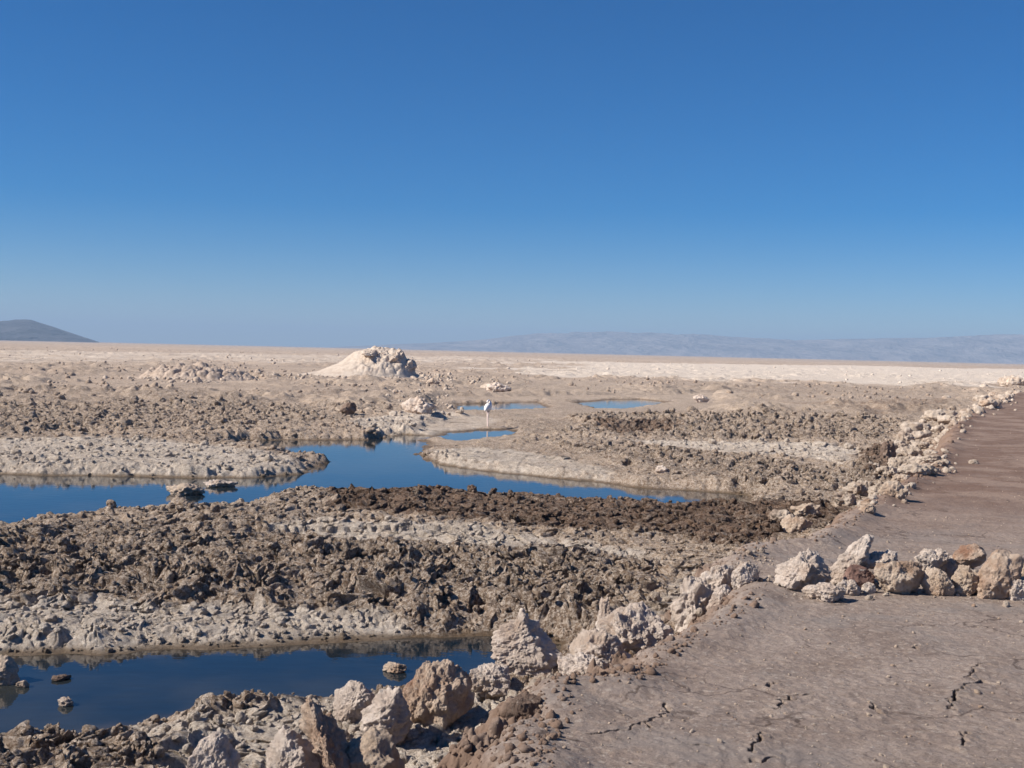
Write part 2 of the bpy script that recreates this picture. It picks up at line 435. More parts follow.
def mat_rock(name, lo, hi, stain, dirt_amt=.5, pit=1.0):
    t = NT(name)
    v = t.coords()
    oi = t.add('ShaderNodeObjectInfo')
    off = t.add('ShaderNodeVectorMath', operation='ADD'); t.l.new(v, off.inputs[0])
    cmb = t.add('ShaderNodeCombineXYZ'); t.l.new(t.math('MULTIPLY', oi.outputs['Random'], 50.0), cmb.inputs[0]); t.l.new(cmb.outputs[0], off.inputs[1])
    v = off.outputs[0]
    n1 = t.noise(v, 5, 6, .65, .5); n2 = t.noise(v, 28, 6, .7); n3 = t.noise(v, 2.2, 4, .6)
    c = t.mix(t.rng(n1, .32, .68), lo, hi)
    c = t.mix(t.math('MULTIPLY', t.rng(n3, .48, .66), dirt_amt), c, stain)
    c = t.mix(t.rng(n2, .54, .74, 0, .5), c, t.mix(1.0, c, (.5, .42, .36), 'MULTIPLY'))
    c = t.mix(t.rng(t.noise(v, 16, 5, .7, .8), .60, .72, 0, .6), c, (.70, .64, .57))
    t.put(t.bsdf.inputs['Base Color'], c)
    t.bsdf.inputs['Roughness'].default_value = .93
    t.bsdf.inputs['Specular IOR Level'].default_value = .2
    b1 = t.bump(t.noise(v, 26, 9, .76, .5), .9*pit, .045)
    b2 = t.bump(t.noise(v, 75, 6, .75, .6), .7*pit, .02, b1)
    b3 = t.bump(t.noise(v, 160, 4, .7), .4*pit, .006, b2)
    t.l.new(b3, t.bsdf.inputs['Normal'])
    return t.mat

def mat_water():
    t = NT('brine_water')
    v = t.coords()
    n = t.noise(v, .5, 4, .6)
    c = t.mix(t.rng(n, .4, .65), (.009, .016, .024), (.032, .034, .032))
    dep = t.add('ShaderNodeAttribute', attribute_name='depth')
    d_ = t.math('ADD', dep.outputs['Fac'], t.math('MULTIPLY', t.math('SUBTRACT', t.noise(v, 2.2, 5, .65), .5), .5))
    c = t.mix(t.rng(d_, .0, .30, .55, 0), c, (.085, .062, .040))     # bed seen through the shallows
    t.put(t.bsdf.inputs['Base Color'], c)
    t.bsdf.inputs['Roughness'].default_value = .015
    t.bsdf.inputs['IOR'].default_value = 1.36
    mp = t.add('ShaderNodeMapping'); t.l.new(v, mp.inputs[0]); mp.inputs['Scale'].default_value = (1, 2.2, 1)
    t.l.new(t.bump(t.noise(mp.outputs[0], 5, 3, .5), .05, .03), t.bsdf.inputs['Normal'])
    return t.mat

def mat_plain(name, c1, c2, scale, rough=.9, bump=.3):
    t = NT(name); v = t.coords()
    n = t.noise(v, scale, 6, .6)
    t.put(t.bsdf.inputs['Base Color'], t.mix(t.rng(n, .35, .65), c1, c2))
    t.bsdf.inputs['Roughness'].default_value = rough
    if bump: t.l.new(t.bump(n, bump, 1.0/scale), t.bsdf.inputs['Normal'])
    return t.mat

M_GROUND = mat_ground()
M_SALT = mat_rock('pale_salt_rock', (.61, .49, .405), (.83, .71, .62), (.46, .325, .24), .6)
M_TAN = mat_rock('tan_salt_rock', (.52, .39, .29), (.72, .585, .47), (.36, .22, .145), .7)
M_ORANGE = mat_rock('rust_tinted_rock', (.47, .32, .23), (.68, .54, .43), (.36, .19, .12), 1.0)
M_RED = mat_rock('dull_red_rock', (.18, .105, .085), (.28, .18, .15), (.14, .08, .065), .6, .6)
M_BROWN = mat_rock('brown_mud_clod', (.22, .15, .115), (.32, .235, .185), (.16, .105, .08), .6)
M_EDGE = mat_rock('weathered_salt_rock', (.47, .375, .295), (.68, .57, .475), (.36, .255, .19), .7)
M_WATER = mat_water()

# ------------------------------------------------------------------ ground mesh
def build_ground():
    da = 0.00108
    dense = np.arange(-math.radians(25.5), math.radians(25.5), da)
    side, a, s = [], math.radians(25.5), da
    while a < PI-0.02:
        side.append(a); s = min(s*1.18, math.radians(4)); a += s
    side = np.array(side)
    az = np.concatenate([-side[::-1], dense, side])
    rows = [0.15, .6, 1.2, 1.8, 2.4, 2.8, 3.1]
    r = 3.3
    while r < 15000:
        rows.append(r)
        k = .00105 if r < 15 else .0014 if r < 24 else .0022 if r < 48 else .0027 if r < 140 else .006 if r < 420 else .05
        r *= 1+k
    rr = np.array(rows)
    R, A = np.meshgrid(rr, az, indexing='ij')
    x = (R*np.sin(A)).astype(F32).ravel(); y = (R*np.cos(A)).astype(F32).ravel()
    f = fields(x, y)
    rad = R.ravel().astype(F32)
    nr, nc = R.shape
    # ragged overhangs: push the crust sideways as well
    amp = (1-f['path'])*(f['sw'] < -.05)*(rad < 45)*(rad > 3.2)*.06*np.clip(-f['sw']/.6, .15, 1)
    ok = amp > 0
    dx = np.zeros_like(x); dy = np.zeros_like(x)
    dx[ok] = amp[ok]*(fbm2(x[ok]/.16, y[ok]/.16, 3, 201)*1.6+3*f['rough'][ok]*perlin2(x[ok]/.3, y[ok]/.3, 203))
    dy[ok] = amp[ok]*(fbm2(x[ok]/.16, y[ok]/.16, 3, 202)*1.6+3*f['rough'][ok]*perlin2(x[ok]/.3, y[ok]/.3, 204))
    co_ = np.stack([x+dx, y+dy, f['z']], 1)
    i = np.arange(nr-1)[:, None]*nc+np.arange(nc)[None, :]
    j = np.roll(i, -1, axis=1)
    q = np.stack([i, j, j+nc, i+nc], -1).reshape(-1, 4)[:, ::-1]
    me = mesh_from('ground', co_, q)
    lump = 4*f['t']*(1-f['t'])
    for nm, ch in (('zone', ('dark', 'white', 'brown')), ('zone2', ('path', 'wet', None))):
        at_ = me.attributes.new(nm, 'FLOAT_COLOR', 'POINT')
        buf = np.ones((len(x), 4), F32)
        for k, c in enumerate(ch): buf[:, k] = f[c] if c else lump
        at_.data.foreach_set('color', buf.ravel())
    o = link('ground', me, M_GROUND); o['kind'] = 'structure'
    print('ground verts', len(x))
build_ground()

# water sheet: one level for all the pools, under the crust elsewhere
def build_water():
    az = np.linspace(-math.radians(27), math.radians(27), 420); rr = np.exp(np.linspace(math.log(5.5), math.log(75), 420))
    R, A = np.meshgrid(rr, az, indexing='ij')
    x = (R*np.sin(A)).astype(F32).ravel(); y = (R*np.cos(A)).astype(F32).ravel()
    f = fields(x, y)
    i = np.arange(419)[:, None]*420+np.arange(419)[None, :]
    q = np.stack([i, i+420, i+421, i+1], -1).reshape(-1, 4)[:, ::-1]
    keep = (f['sw'][q] > -1.2).any(1)
    q = q[keep]
    me = mesh_from('water', np.stack([x, y, np.full_like(x, ZW)], 1), q)
    at_ = me.attributes.new('depth', 'FLOAT', 'POINT'); at_.data.foreach_set('value', np.clip(f['sw'], -1, 3).astype(F32))
    o = link('water', me, M_WATER); o['kind'] = 'structure'
build_water()

# ------------------------------------------------------------------ rocks
_ico = {}
def ico(sub):
    if sub not in _ico:
        import bmesh
        bm = bmesh.new(); bmesh.ops.create_icosphere(bm, subdivisions=sub, radius=1)
        v = np.array([p.co[:] for p in bm.verts], F32); f = np.array([[q.index for q in p.verts] for p in bm.faces], np.int32)
        bm.free(); _ico[sub] = (v, f)
    return _ico[sub]

def rock_verts(seed, dims, sub, rough=1.0, chops=7, lumps=1.0, grain=None, cone=0.0):
    """an uneven boulder: lobed, with broken faces, pits and a gritty surface"""
    v, f = ico(sub)
    rg = np.random.RandomState(seed)
    d = v.copy(); off = rg.rand(3).astype(F32)*40
    p = d*(1+0.30*lumps*perlin3(d*1.1+off, seed)[:, None]+0.16*lumps*perlin3(d*2.3+off, seed+1)[:, None])
    for _ in range(chops):                         # broken faces
        n = rg.normal(size=3); n /= np.linalg.norm(n); n = n.astype(F32)
        lim = rg.uniform(.55, .92)
        k = p@n-lim
        p = p-np.where(k > 0, k*.82, 0)[:, None]*n
    if cone:
        s = 1-cone*np.clip((p[:, 2]+.3)/1.3, 0, 1); p[:, 0] *= s; p[:, 1] *= s
    size = float(max(dims))/2
    p = p*(np.array(dims, F32)/2)
    nrm = d
    q = p/size
    e = 0.17*perlin3(q*2.9+off, seed+2)+0.10*perlin3(q*6.3+off, seed+3)-.07*np.abs(perlin3(q*4.4+off, seed+13))
    if sub >= 4:
        wv = worley3(q*4.5+off+.25*perlin3(q*6+off, seed+9)[:, None], seed+4)
        e += 0.02*(0.55-wv)+.06*perlin3(q*8.5+off, seed+19)-.07*np.abs(perlin3(q*9+off, seed+21))
        wv = worley3(q*10+off, seed+5); e += 0.012*(0.5-wv)+.05*perlin3(q*15+off, seed+8)
    if sub >= 5:
        wv = worley3(q*21+off, seed+6); e += 0.016*(0.5-wv)+.034*perlin3(q*27+off, seed+11)
        e += 0.02*perlin3(q*48+off, seed+7)
    p = p+nrm*(e*rough*.62*size)[:, None]
    return p, f

def rock(name, seed, box, base_row, mat, label, cat='rock', depth=.8, rough=1.0, tilt=0, yaw=0, sub=6, group=None, chops=7, cone=0., lumps=1., zguess=-.1, grounded=True):
    """box = (left, right, top, bottom) of the rock's outline as photographed; it stands on the ground met at base_row"""
    x0, x1, y0, y1 = box
    cx, cy = (x0+x1)/2, (y0+y1)/2
    gx, gy, gz = ground_hit(cx, base_row, zguess)
    dist = gy/_f.y
    k = dist/FPX
    w, h = (x1-x0)*k, (y1-y0)*k
    dp = (w+h)*.5*depth
    d = ray(cx, cy); t = (gy+dp*.25)/d.y
    X, Y, z = d.x*t, gy+dp*.25, EYE+d.z*t
    if grounded:                                     # settle it: the foot reaches into the ground
        low = min(height(X+a*w*.25, Y+b*dp*.2) for a, b in ((0, 0), (-1, -1), (1, -1)))
        top = z+h/2; bot = min(z-h/2, low-.2*h)
        h = top-bot; z = (top+bot)/2
    c, s = abs(math.cos(math.radians(tilt))), abs(math.sin(math.radians(tilt)))
    if tilt:                                        # outline w x h of a tilted slab
        den = max(c*c-s*s, .3)
        lw = max((w*c-h*s)/den, .45*w); lh = max((h*c-w*s)/den, .35*h)
    else: lw, lh = w, h
    p, f = rock_verts(seed, (lw, dp, lh), sub, rough, chops, lumps, cone=cone)
    a = math.radians(tilt)
    R = np.array([[math.cos(a), 0, math.sin(a)], [0, 1, 0], [-math.sin(a), 0, math.cos(a)]], F32)
    p = p@R.T
    # refit to the outline that was measured
    ex = p.max(0)-p.min(0); p = p-(p.max(0)+p.min(0))/2
    p = p*np.array([w/ex[0], 1, h/ex[2]*1.02], F32)
    me = mesh_from(name, p, f)
    o = link(name, me, mat); o.location = (X, Y, z)
    if yaw: o.rotation_euler = (0, 0, math.radians(yaw))
    o['label'] = label; o['category'] = cat
    if group: o['group'] = group
    return o

G_ROW = 'rocks laid in a row across the path'
G_BLD = 'salt boulders between the near pool and the path'
# row across the path
ROW = [
    ((773, 832, 548, 590), 592, M_SALT, 'large rough pale boulder at the left end of the rock row', dict(depth=1.0, rough=1.2)),
    ((827, 874, 534, 582), 584, M_SALT, 'tall pale slab leaning up to the right, highest rock of the row', dict(tilt=32, depth=.7, chops=4, lumps=.5, rough=.8)),
    ((851, 899, 550, 570), 585, M_SALT, 'flat pale stone resting on top of the dull red rock', dict(grounded=False, tilt=-10, depth=.9)),
    ((842, 875, 565, 588), 589, M_RED, 'dark dull red rock wedged among the pale ones', dict(rough=.5)),
    ((803, 846, 583, 601), 601, M_SALT, 'low flat pale stone lying in front of the large boulder', dict(depth=1.0)),
    ((836, 863, 579, 594), 595, M_SALT, 'small pale stone in front of the dull red rock', dict()),
    ((861, 876, 582, 593), 593, M_SALT, 'smallest pale stone touching the big rounded rock on its left side', dict(sub=5)),
    ((872, 924, 560, 593), 594, M_TAN, 'big rounded cream rock with a vertical groove in mid row', dict(rough=.75, chops=4)),
    ((914, 948, 548, 573), 588, M_SALT, 'white topped stone resting on the brown rock', dict(grounded=False, tilt=-15)),
    ((938, 963, 554, 574), 586, M_SALT, 'small rough stone between the white topped stone and the round tan one', dict(rough=1.2, sub=5)),
    ((921, 953, 567, 594), 595, M_TAN, 'brownish rock at the base under the white topped stone', dict(rough=.9)),
    ((953, 986, 543, 569), 587, M_ORANGE, 'round tan stone perched on top of the row', dict(grounded=False, rough=.6, chops=4)),
    ((950, 979, 565, 594), 595, M_TAN, 'creased cream rock under the round tan stone', dict(rough=1.1)),
    ((976, 1022, 550, 598), 599, M_ORANGE, 'big tall tan oval rock near the right end of the row', dict(rough=.75, tilt=18, chops=5)),
    ((1005, 1036, 575, 599), 600, M_SALT, 'pale low rock at the right edge in front of the row', dict()),
    ((1017, 1046, 550, 577), 592, M_TAN, 'upper rock cut by the right edge of the picture', dict()),
    ((951, 961, 588, 594), 595, M_SALT, 'tiny pebble at the foot of the creased cream rock', dict(sub=4)),
]
for i, (bx, br, mt, lb, kw) in enumerate(ROW):
    kw.setdefault('sub', 6)
    rock('rock' if lb.find('stone') < 0 else 'stone', 100+i*7, bx, br, mt, lb, 'rock' if lb.find('stone') < 0 and lb.find('pebble') < 0 else 'stone', group=G_ROW, zguess=0, **kw)

BLD = [
    ((490, 563, 606, 680), 680, M_SALT, 'tall cone shaped salt boulder with a knobbly tip beside the near pool', dict(cone=.8, rough=1.3, depth=1.0, sub=7)),
    ((464, 514, 663, 692), 692, M_SALT, 'low pale rock at the water edge left of the cone shaped boulder', dict(rough=1.3)),
    ((388, 476, 657, 718), 722, M_ORANGE, 'big orange brown boulder overhanging a dark shadow by the near pool', dict(rough=1.25, tilt=-22, depth=.9, sub=7)),
    ((505, 545, 694, 724), 724, M_BROWN, 'small brown mud lump in front of the cone shaped boulder', dict(rough=.9)),
    ((333, 376, 679, 718), 718, M_SALT, 'rough pale rock on the bank left of the orange brown boulder', dict(rough=1.3)),
    ((360, 414, 686, 742), 744, M_SALT, 'rough grey white boulder in front of the orange brown one', dict(rough=1.2, depth=.9)),
    ((294, 364, 698, 790), 790, M_ORANGE, 'rust streaked slab sloping down to the right at the bottom edge', dict(tilt=-24, depth=1.15, rough=1.15, sub=7)),
    ((262, 330, 727, 792), 800, M_SALT, 'pitted white rock at the bottom edge beside the rust streaked slab', dict(rough=1.1, sub=7)),
    ((346, 410, 726, 800), 800, M_TAN, 'shaded round boulder at the bottom edge behind the rust streaked slab', dict(rough=.8, sub=6)),
    ((184, 240, 730, 792), 800, M_SALT, 'smooth fronted pale boulder furthest to the left on the bottom edge', dict(rough=.8, sub=7)),
    ((556, 610, 652, 684), 684, M_SALT, 'rough rock with a white top at the left tip of the boulder bank', dict(rough=1.4, depth=1.1)),
    ((566, 634, 628, 668), 668, M_SALT, 'knobbly salt rock between the white topped rock and the large white boulder', dict(rough=1.4)),
    ((596, 684, 603, 650), 652, M_SALT, 'large white salt boulder with a dark hollow on its right side', dict(rough=1.3, depth=.9, sub=7)),
    ((595, 614, 597, 640), 645, M_SALT, 'upright white knob at the left end of the large white boulder', dict(rough=1.0)),
    ((670, 724, 576, 618), 620, M_SALT, 'pale broken boulder behind the large white one', dict(rough=1.4)),
    ((706, 738, 585, 606), 608, M_SALT, 'flat pale stone on the path rim behind the broken boulder', dict(rough=1.2)),
    ((698, 736, 564, 586), 590, M_SALT, 'rough grey salt lump beside the brown earth bank', dict(rough=1.4)),
    ((730, 760, 562, 585), 586, M_SALT, 'angular white stone on its own left of the rock row', dict(rough=1.1, chops=9)),
]
for i, (bx, br, mt, lb, kw) in enumerate(BLD):
    kw.setdefault('sub', 6); kw.setdefault('chops', 10); kw['rough'] = kw.get('rough', 1)*.72
    rock('boulder' if 'boulder' in lb.split(' by ')[0].split(' beside ')[0] else 'rock', 300+i*11, bx, br, mt, lb, 'rock', group=G_BLD, zguess=-.2, **kw)

# stones standing in the water
WST = [
    ((-20, 20, 656, 684), 682, M_TAN, 'brown salt lump in the near pool cut by the left edge', {}),
    ((50, 70, 674, 680), 679.5, M_BROWN, 'dark low stone just above the surface of the near pool', {}),
    ((58, 75, 697, 706), 705, M_SALT, 'pale little stone in the shallow left part of the near pool', {}),
    ((16, 29, 681, 688), 687, M_TAN, 'tiny pale stone beside the salt lump in the near pool', {}),
    ((383, 409, 663, 672), 671, M_TAN, 'dry stone standing in the near pool behind the orange brown boulder', {}),
    ((203, 238, 480, 487), 486.5, M_SALT, 'long flat pale stone lying in the lagoon channel', dict(depth=.5)),
    ((168, 206, 485, 496), 494, M_TAN, 'brown crust islet at the near edge of the lagoon channel', {}),
]
def on_water(bx, br, mt, lb, kw, seed):
    x0, x1, y0, y1 = bx
    x, y = at((x0+x1)/2, br, ZW); k = y/FPX
    p, f = rock_verts(seed, ((x1-x0)*k, (x1-x0)*k*kw.get('depth', .8), (y1-y0)*k*1.25), 5, 1.1)
    o = link('stone', mesh_from('stone', p, f), mt); o.location = (x, y, ZW+(y1-y0)*k*.3)
    o['label'] = lb; o['category'] = 'stone'; o['group'] = 'stones standing in the pools'
for i, a_ in enumerate(WST): on_water(*a_, seed=600+i)

# far rocks along the path edge
G_EDGE = 'salt rocks lining the far edge of the path'
rg = random.Random(11)
EDGE = [  # plan line from near to far in photo pixels and rock width there
    (795, 530, 30), (806, 514, 22), (784, 520, 22), (845, 504, 18), (856, 494, 22), (870, 505, 22), (868, 512, 16), (880, 492, 24), (893, 497, 20), (862, 489, 16),
    (888, 478, 24), (902, 482, 26), (915, 476, 24), (928, 473, 24), (918, 464, 24), (900, 468, 22), (932, 462, 18), (940, 466, 12),
    (908, 456, 20), (920, 450, 20), (898, 450, 18), (930, 456, 14), (905, 442, 18), (918, 440, 18), (930, 443, 16), (912, 432, 16), (925, 430, 18), (938, 432, 14),
    (936, 422, 16), (947, 425, 16), (926, 420, 14), (950, 418, 16), (958, 421, 14), (942, 413, 12), (968, 414, 12), (978, 412, 14), (988, 408, 14), (982, 402, 12), (994, 404, 12),
    (1000, 399, 12), (992, 396, 10), (1010, 396, 10), (1004, 401, 8)]
NEARLAB = ['low crumbled salt lump nearest the rock row on the brown path edge', 'small salt lump just behind the lowest lump of the path edge', 'flat salt lump on the crust side of the lowest path edge lump']
for i, (px, py, w) in enumerate(EDGE):
    w *= rg.uniform(.85, 1.5); h = w*rg.uniform(.34, .55)
    tiers = [('pale salt rock in the near heap of the far path edge', 505), ('pale salt rock in the middle of the line along the far path edge', 455), ('small pale salt rock in the distant end of the path edge line', 0)]
    lb = NEARLAB[i] if i < 3 else ('pale salt rock in the near heap of the far path edge' if py > 486 else 'pale salt rock in the thick middle heap along the far path edge' if py > 447 else
          'pale salt rock in the narrow upper part of the path edge line' if py > 415 else 'small pale salt rock at the distant end of the path edge line')
    grp = G_EDGE if i < 3 else G_EDGE+(' near heap' if py > 486 else ' middle heap' if py > 447 else ' upper part' if py > 415 else ' distant end')
    rock('rock', 700+i, (px-w/2, px+w/2, py-h, py+1), py, M_EDGE if rg.random() < .7 else M_TAN, lb, 'rock', rough=1.25, chops=rg.randrange(3, 10), lumps=rg.uniform(.7, 1.5), sub=5 if py > 440 else 4, group=grp, depth=1.0, zguess=0)
rock('rock', 790, (880, 897, 441, 462), 463, M_BROWN, 'reddish brown upright clod beside the middle heap of the path edge', 'rock', rough=1.2, sub=5, group=G_EDGE, zguess=-.2)

# scattered pale lumps on the plain, each seen on its own
FAR = [
    ((693, 710, 394, 402), 402, M_SALT, 'lone white lump on the plain right of the far blue pools'),
    ((400, 437, 396, 415), 414, M_SALT, 'wide white salt hump on the shore left of the flamingo'),
    ((340, 357, 402, 414), 414, M_BROWN, 'dark knob on the plain below the big salt mound'),
    ((486, 512, 382, 392), 392, M_SALT, 'pale flat lump beyond the pool behind the flamingo'),
    ((426, 440, 378, 386), 386, M_TAN, 'small clod at the right foot of the big salt mound'),
    ((998, 1034, 375, 387), 387, M_EDGE, 'white salt hump by the end of the path at the right edge'),
    ((655, 668, 465, 473), 474, M_SALT, 'bright little stone on the lagoon right bank'),
]
for i, (bx, br, mt, lb) in enumerate(FAR):
    rock('rock', 820+i*3, bx, br, mt, lb, 'rock', rough=1.1, sub=5, zguess=-.4, depth=.9)

# ------------------------------------------------------------------ big salt mound and rubble heap
def heap(name, seed, x0, x1, base_row, profile, depth, mat, label, lump, cell, nx=150, ny=70, rocky=None):
    """a heap of earth: its skyline is profile [(u, height in photo pixels)], falling to the ground on every side"""
    cx, gy, gz = ground_hit((x0+x1)/2, base_row, ZC)
    k = gy/FPX; wd = (x1-x0)*k
    u = np.linspace(0, 1, nx); v = np.linspace(-1, 1, ny)
    V, U = np.meshgrid(v, u, indexing='ij')
    hp = np.interp(U, [a for a, b in profile], [b*k*.97 for a, b in profile])
    sh = np.clip(1-np.abs(V)**1.15, 0, 1)**.9
    X = (U-.5)*wd; Y = V*depth*.5*(0.35+.65*np.sin(PI*np.clip(U, .02, .98))**.5)
    xx = (X+cx).astype(F32).ravel(); yy = (Y+gy).astype(F32).ravel()
    n = fbm2(xx/(cell*3)+seed, yy/(cell*3), 4, seed).reshape(X.shape)
    ridge = np.abs(fbm2(xx/(cell*5)+seed, yy/(cell*9), 3, seed+3)).reshape(X.shape)
    dm = domes2((xx/cell).astype(F32), (yy/cell).astype(F32), seed).reshape(X.shape)+.5*domes2((xx/cell*2.3).astype(F32), (yy/cell*2.3).astype(F32), seed+1).reshape(X.shape)
    Z = hp*sh*(1+.12*n-.38*ridge*sstep(.3, .7, hp/hp.max())*(sstep(.4, .6, U) if rocky else 1))+lump*dm*(sstep(*rocky, U) if rocky else 1)*np.clip(hp*sh/(hp.max()*.25), 0, 1)
    Z = Z-.25*(sh < .02)
    co_ = np.stack([X.ravel(), Y.ravel(), Z.ravel()-.05], 1)
    i = np.arange(ny-1)[:, None]*nx+np.arange(nx-1)[None, :]
    q = np.stack([i, i+1, i+1+nx, i+nx], -1).reshape(-1, 4)
    o = link(name, mesh_from(name, co_, q), mat); o.location = (cx, gy, gz-.02)
    o['label'] = label; o['category'] = 'mound'
    return o
M_CRAG = mat_rock('mound_broken_rock', (.47, .37, .30), (.64, .54, .455), (.33, .245, .19), .6, .8)
M_MOUND = mat_rock('mound_salt_earth', (.50, .41, .33), (.60, .51, .43), (.36, .26, .20), .45, .5)
mound = heap('salt_mound', 21, 290, 424, 376.5, [(0, 0), (.1, 3), (.22, 6), (.35, 14), (.45, 23), (.51, 28), (.55, 30.5), (.60, 29.5), (.63, 31.5), (.70, 30), (.77, 32), (.81, 29), (.85, 26), (.885, 17), (.91, 9), (.94, 4), (1, 0)], 9.0, M_MOUND,
     'big pale salt mound with a jagged dark top rising above the horizon', .2, .45, 260, 120, rocky=(.46, .62))
for i, (px, py, wpx, hpx) in enumerate(((384, 358, 24, 21), (397, 360, 24, 23), (408, 366, 15, 17), (391, 367, 22, 13), (371, 353, 17, 9))):
    k = mound.location.y/FPX
    p, f = rock_verts(1500+i*5, (wpx*k, 3.6, hpx*k), 6, .95, 9)
    o = link('rock_face', mesh_from('rock_face', p, f), M_CRAG, mound)
    d = ray(px, py+1.5); t_ = (mound.location.y-(.3 if i < 4 else 1.0))/d.y
    o.location = (d.x*t_-mound.location.x, d.y*t_-mound.location.y, EYE+d.z*t_-mound.location.z)
M_RUBBLE = mat_rock('tan_rubble', (.40, .305, .24), (.57, .46, .375), (.30, .22, .165), .6)
heap('rubble_heap', 33, 138, 262, 379, [(0, 0), (.08, 3), (.2, 8), (.35, 12), (.5, 13.5), (.62, 11), (.75, 7), (.88, 3), (1, 0)], 7.0, M_RUBBLE,
     'low rubble heap of tan clods left of the big salt mound', .34, .5, 200, 90)

# ------------------------------------------------------------------ crust clods and path gravel (uncountable)
def merge_stuff(name, places, mat, sub, rough, protos=18, chops=1, label=None):
    pv = [rock_verts(2000+k*13, (1, random.uniform(.7, 1.1), random.uniform(.55, 1.0)), sub, rough, chops) for k in range(protos)]
    nv = len(pv[0][0]); f = pv[0][1]
    V = np.empty((len(places)*nv, 3), F32); Fc = np.empty((len(places)*len(f), 3), np.int32)
    for i, (x, y, z, s) in enumerate(places):
        p = pv[random.randrange(protos)][0]
        a, b, c = random.uniform(0, 6.28), random.uniform(-.7, .7), random.uniform(-.7, .7)
        R = np.array((Matrix.Rotation(a, 3, 'Z') @ Matrix.Rotation(b, 3, 'X') @ Matrix.Rotation(c, 3, 'Y')), F32)
        V[i*nv:(i+1)*nv] = (p*s)@R.T+np.array([x, y, z], F32)
        Fc[i*len(f):(i+1)*len(f)] = f+i*nv
    me = mesh_from(name, V, Fc)
    o = link(name, me, mat); o['kind'] = 'stuff'
    if label: o['label'] = label
    return o, V, nv

def scatter(n, ymin, ymax, keep, size):
    rs = np.random.RandomState(5+n)
    az = rs.uniform(-math.radians(26), math.radians(26), n)
    d = np.exp(rs.uniform(math.log(ymin), math.log(ymax), n))
    x = (d*np.sin(az)).astype(F32); y = (d*np.cos(az)).astype(F32)
    f = fields(x, y)
    k = keep(f, d, rs)
    s = size(f, d, rs)
    return [(x[i], y[i], f['z'][i]+s[i]*.12, s[i]) for i in np.nonzero(k)[0]], {q: f[q][k] for q in f}

def zone_attributes(o, V, nv, ff):
    for nm, ch in (('zone', ('dark', 'white', 'brown')), ('zone2', ('path', 'wet', 'path'))):
        at_ = o.data.attributes.new(nm, 'FLOAT_COLOR', 'POINT')
        buf = np.ones((len(V), 4), F32)
        for k, c in enumerate(ch): buf[:, k] = np.repeat(ff[c], nv)
        at_.data.foreach_set('color', buf.ravel())

pl, ff = scatter(44000, 4.2, 46, lambda f, d, rs: (f['sw'] < -.03) & ((f['flat'] < .4) | (d < 22)) & (f['t'] < .6) & (rs.rand(len(d)) < .42+.4*f['dark']+.25*f['brown']+.6*np.exp(np.minimum(f['sw'], 0)/.4)),
                 lambda f, d, rs: np.clip(rs.lognormal(math.log(.025), .6, len(d)), .010, .12)*(1+.065*np.maximum(d-10, 0)))
o, V, nv = merge_stuff('salt_crust_clods', pl, M_GROUND, 3, 1.6)
zone_attributes(o, V, nv, ff)
print('clods', len(pl))
pl, ff = scatter(16000, 46, 420, lambda f, d, rs: (f['sw'] < -1.2) & (f['flat'] < .2) & (f['t'] < .3) & (rs.rand(len(d)) < (.75-.45*f['white'])*sstep(-.12, .22, fbm2(f['x']/9, f['y']/9, 4, 515))),
                 lambda f, d, rs: np.clip(rs.lognormal(math.log(.10), .55, len(d)), .04, .36)*(1+.0025*d))
o, V, nv = merge_stuff('distant_salt_crust', pl, M_GROUND, 2, 1.6)
zone_attributes(o, V, nv, ff)
pl, ff = scatter(9000, 4.3, 40, lambda f, d, rs: (f['sp'] > -.05) & (rs.rand(len(d)) < .6),
                 lambda f, d, rs: np.clip(rs.lognormal(math.log(.009), .55, len(d)), .004, .05))
merge_stuff('gravel', pl, M_TAN, 2, 1.0)
print('gravel', len(pl))

pl, ff = scatter(60000, 4.5, 60, lambda f, d, rs: (f['t'] > .12) & (f['sp'] < .22) & (rs.rand(len(d)) < .8),
                 lambda f, d, rs: np.clip(rs.lognormal(math.log(.016), .6, len(d)), .006, .09)*(1+.03*np.maximum(d-10, 0)))
o, V, nv = merge_stuff('earth_crumbs', pl, M_GROUND, 2, 1.3)
zone_attributes(o, V, nv, ff)
print('crumbs', len(pl))
# broken salt among the edge rocks
rs = np.random.RandomState(77); pl = []
for px, py, wpx in EDGE:
    for _ in range(13):
        x, y, z = 0, 0, 0
        gx, gy = at(px+rs.normal()*wpx*.75, py+rs.normal()*5, -.05)
        pl.append((gx, gy, float(min(rs.lognormal(math.log(.075), .5), .2))*gy/20))
for cx_, cy_, sx_, sy_, n_, s_ in ((425, 379, 20, 3.0, 330, .13), (350, 379, 45, 1.6, 300, .11), (200, 380, 36, 1.8, 260, .13), (270, 379, 30, 1.2, 200, .11), (418, 402, 20, 6, 220, .09), (470, 386, 30, 3, 160, .1)):
    for _ in range(n_):
        gx, gy = at(cx_+rs.normal()*sx_, cy_+rs.normal()*sy_, -.5)
        pl.append((gx, gy, float(min(rs.lognormal(math.log(s_), .5), .6))))
for (bx, br, *_r_) in ROW+BLD:                       # crumbs packed round the feet of the near rocks
    for _ in range(34):
        gx, gy = at(rs.uniform(bx[0]-9, bx[1]+12), br+rs.normal()*6-2, -.05 if bx[0] > 760 else -.2)
        pl.append((gx, gy, float(np.clip(rs.lognormal(math.log(.02), .6), .008, .07))))
hz = fields(np.array([p[0] for p in pl]), np.array([p[1] for p in pl]))['z']
merge_stuff('salt_rubble', [(p[0], p[1], z+p[2]*.12, p[2]) for p, z in zip(pl, hz)], M_EDGE, 3, 1.5)

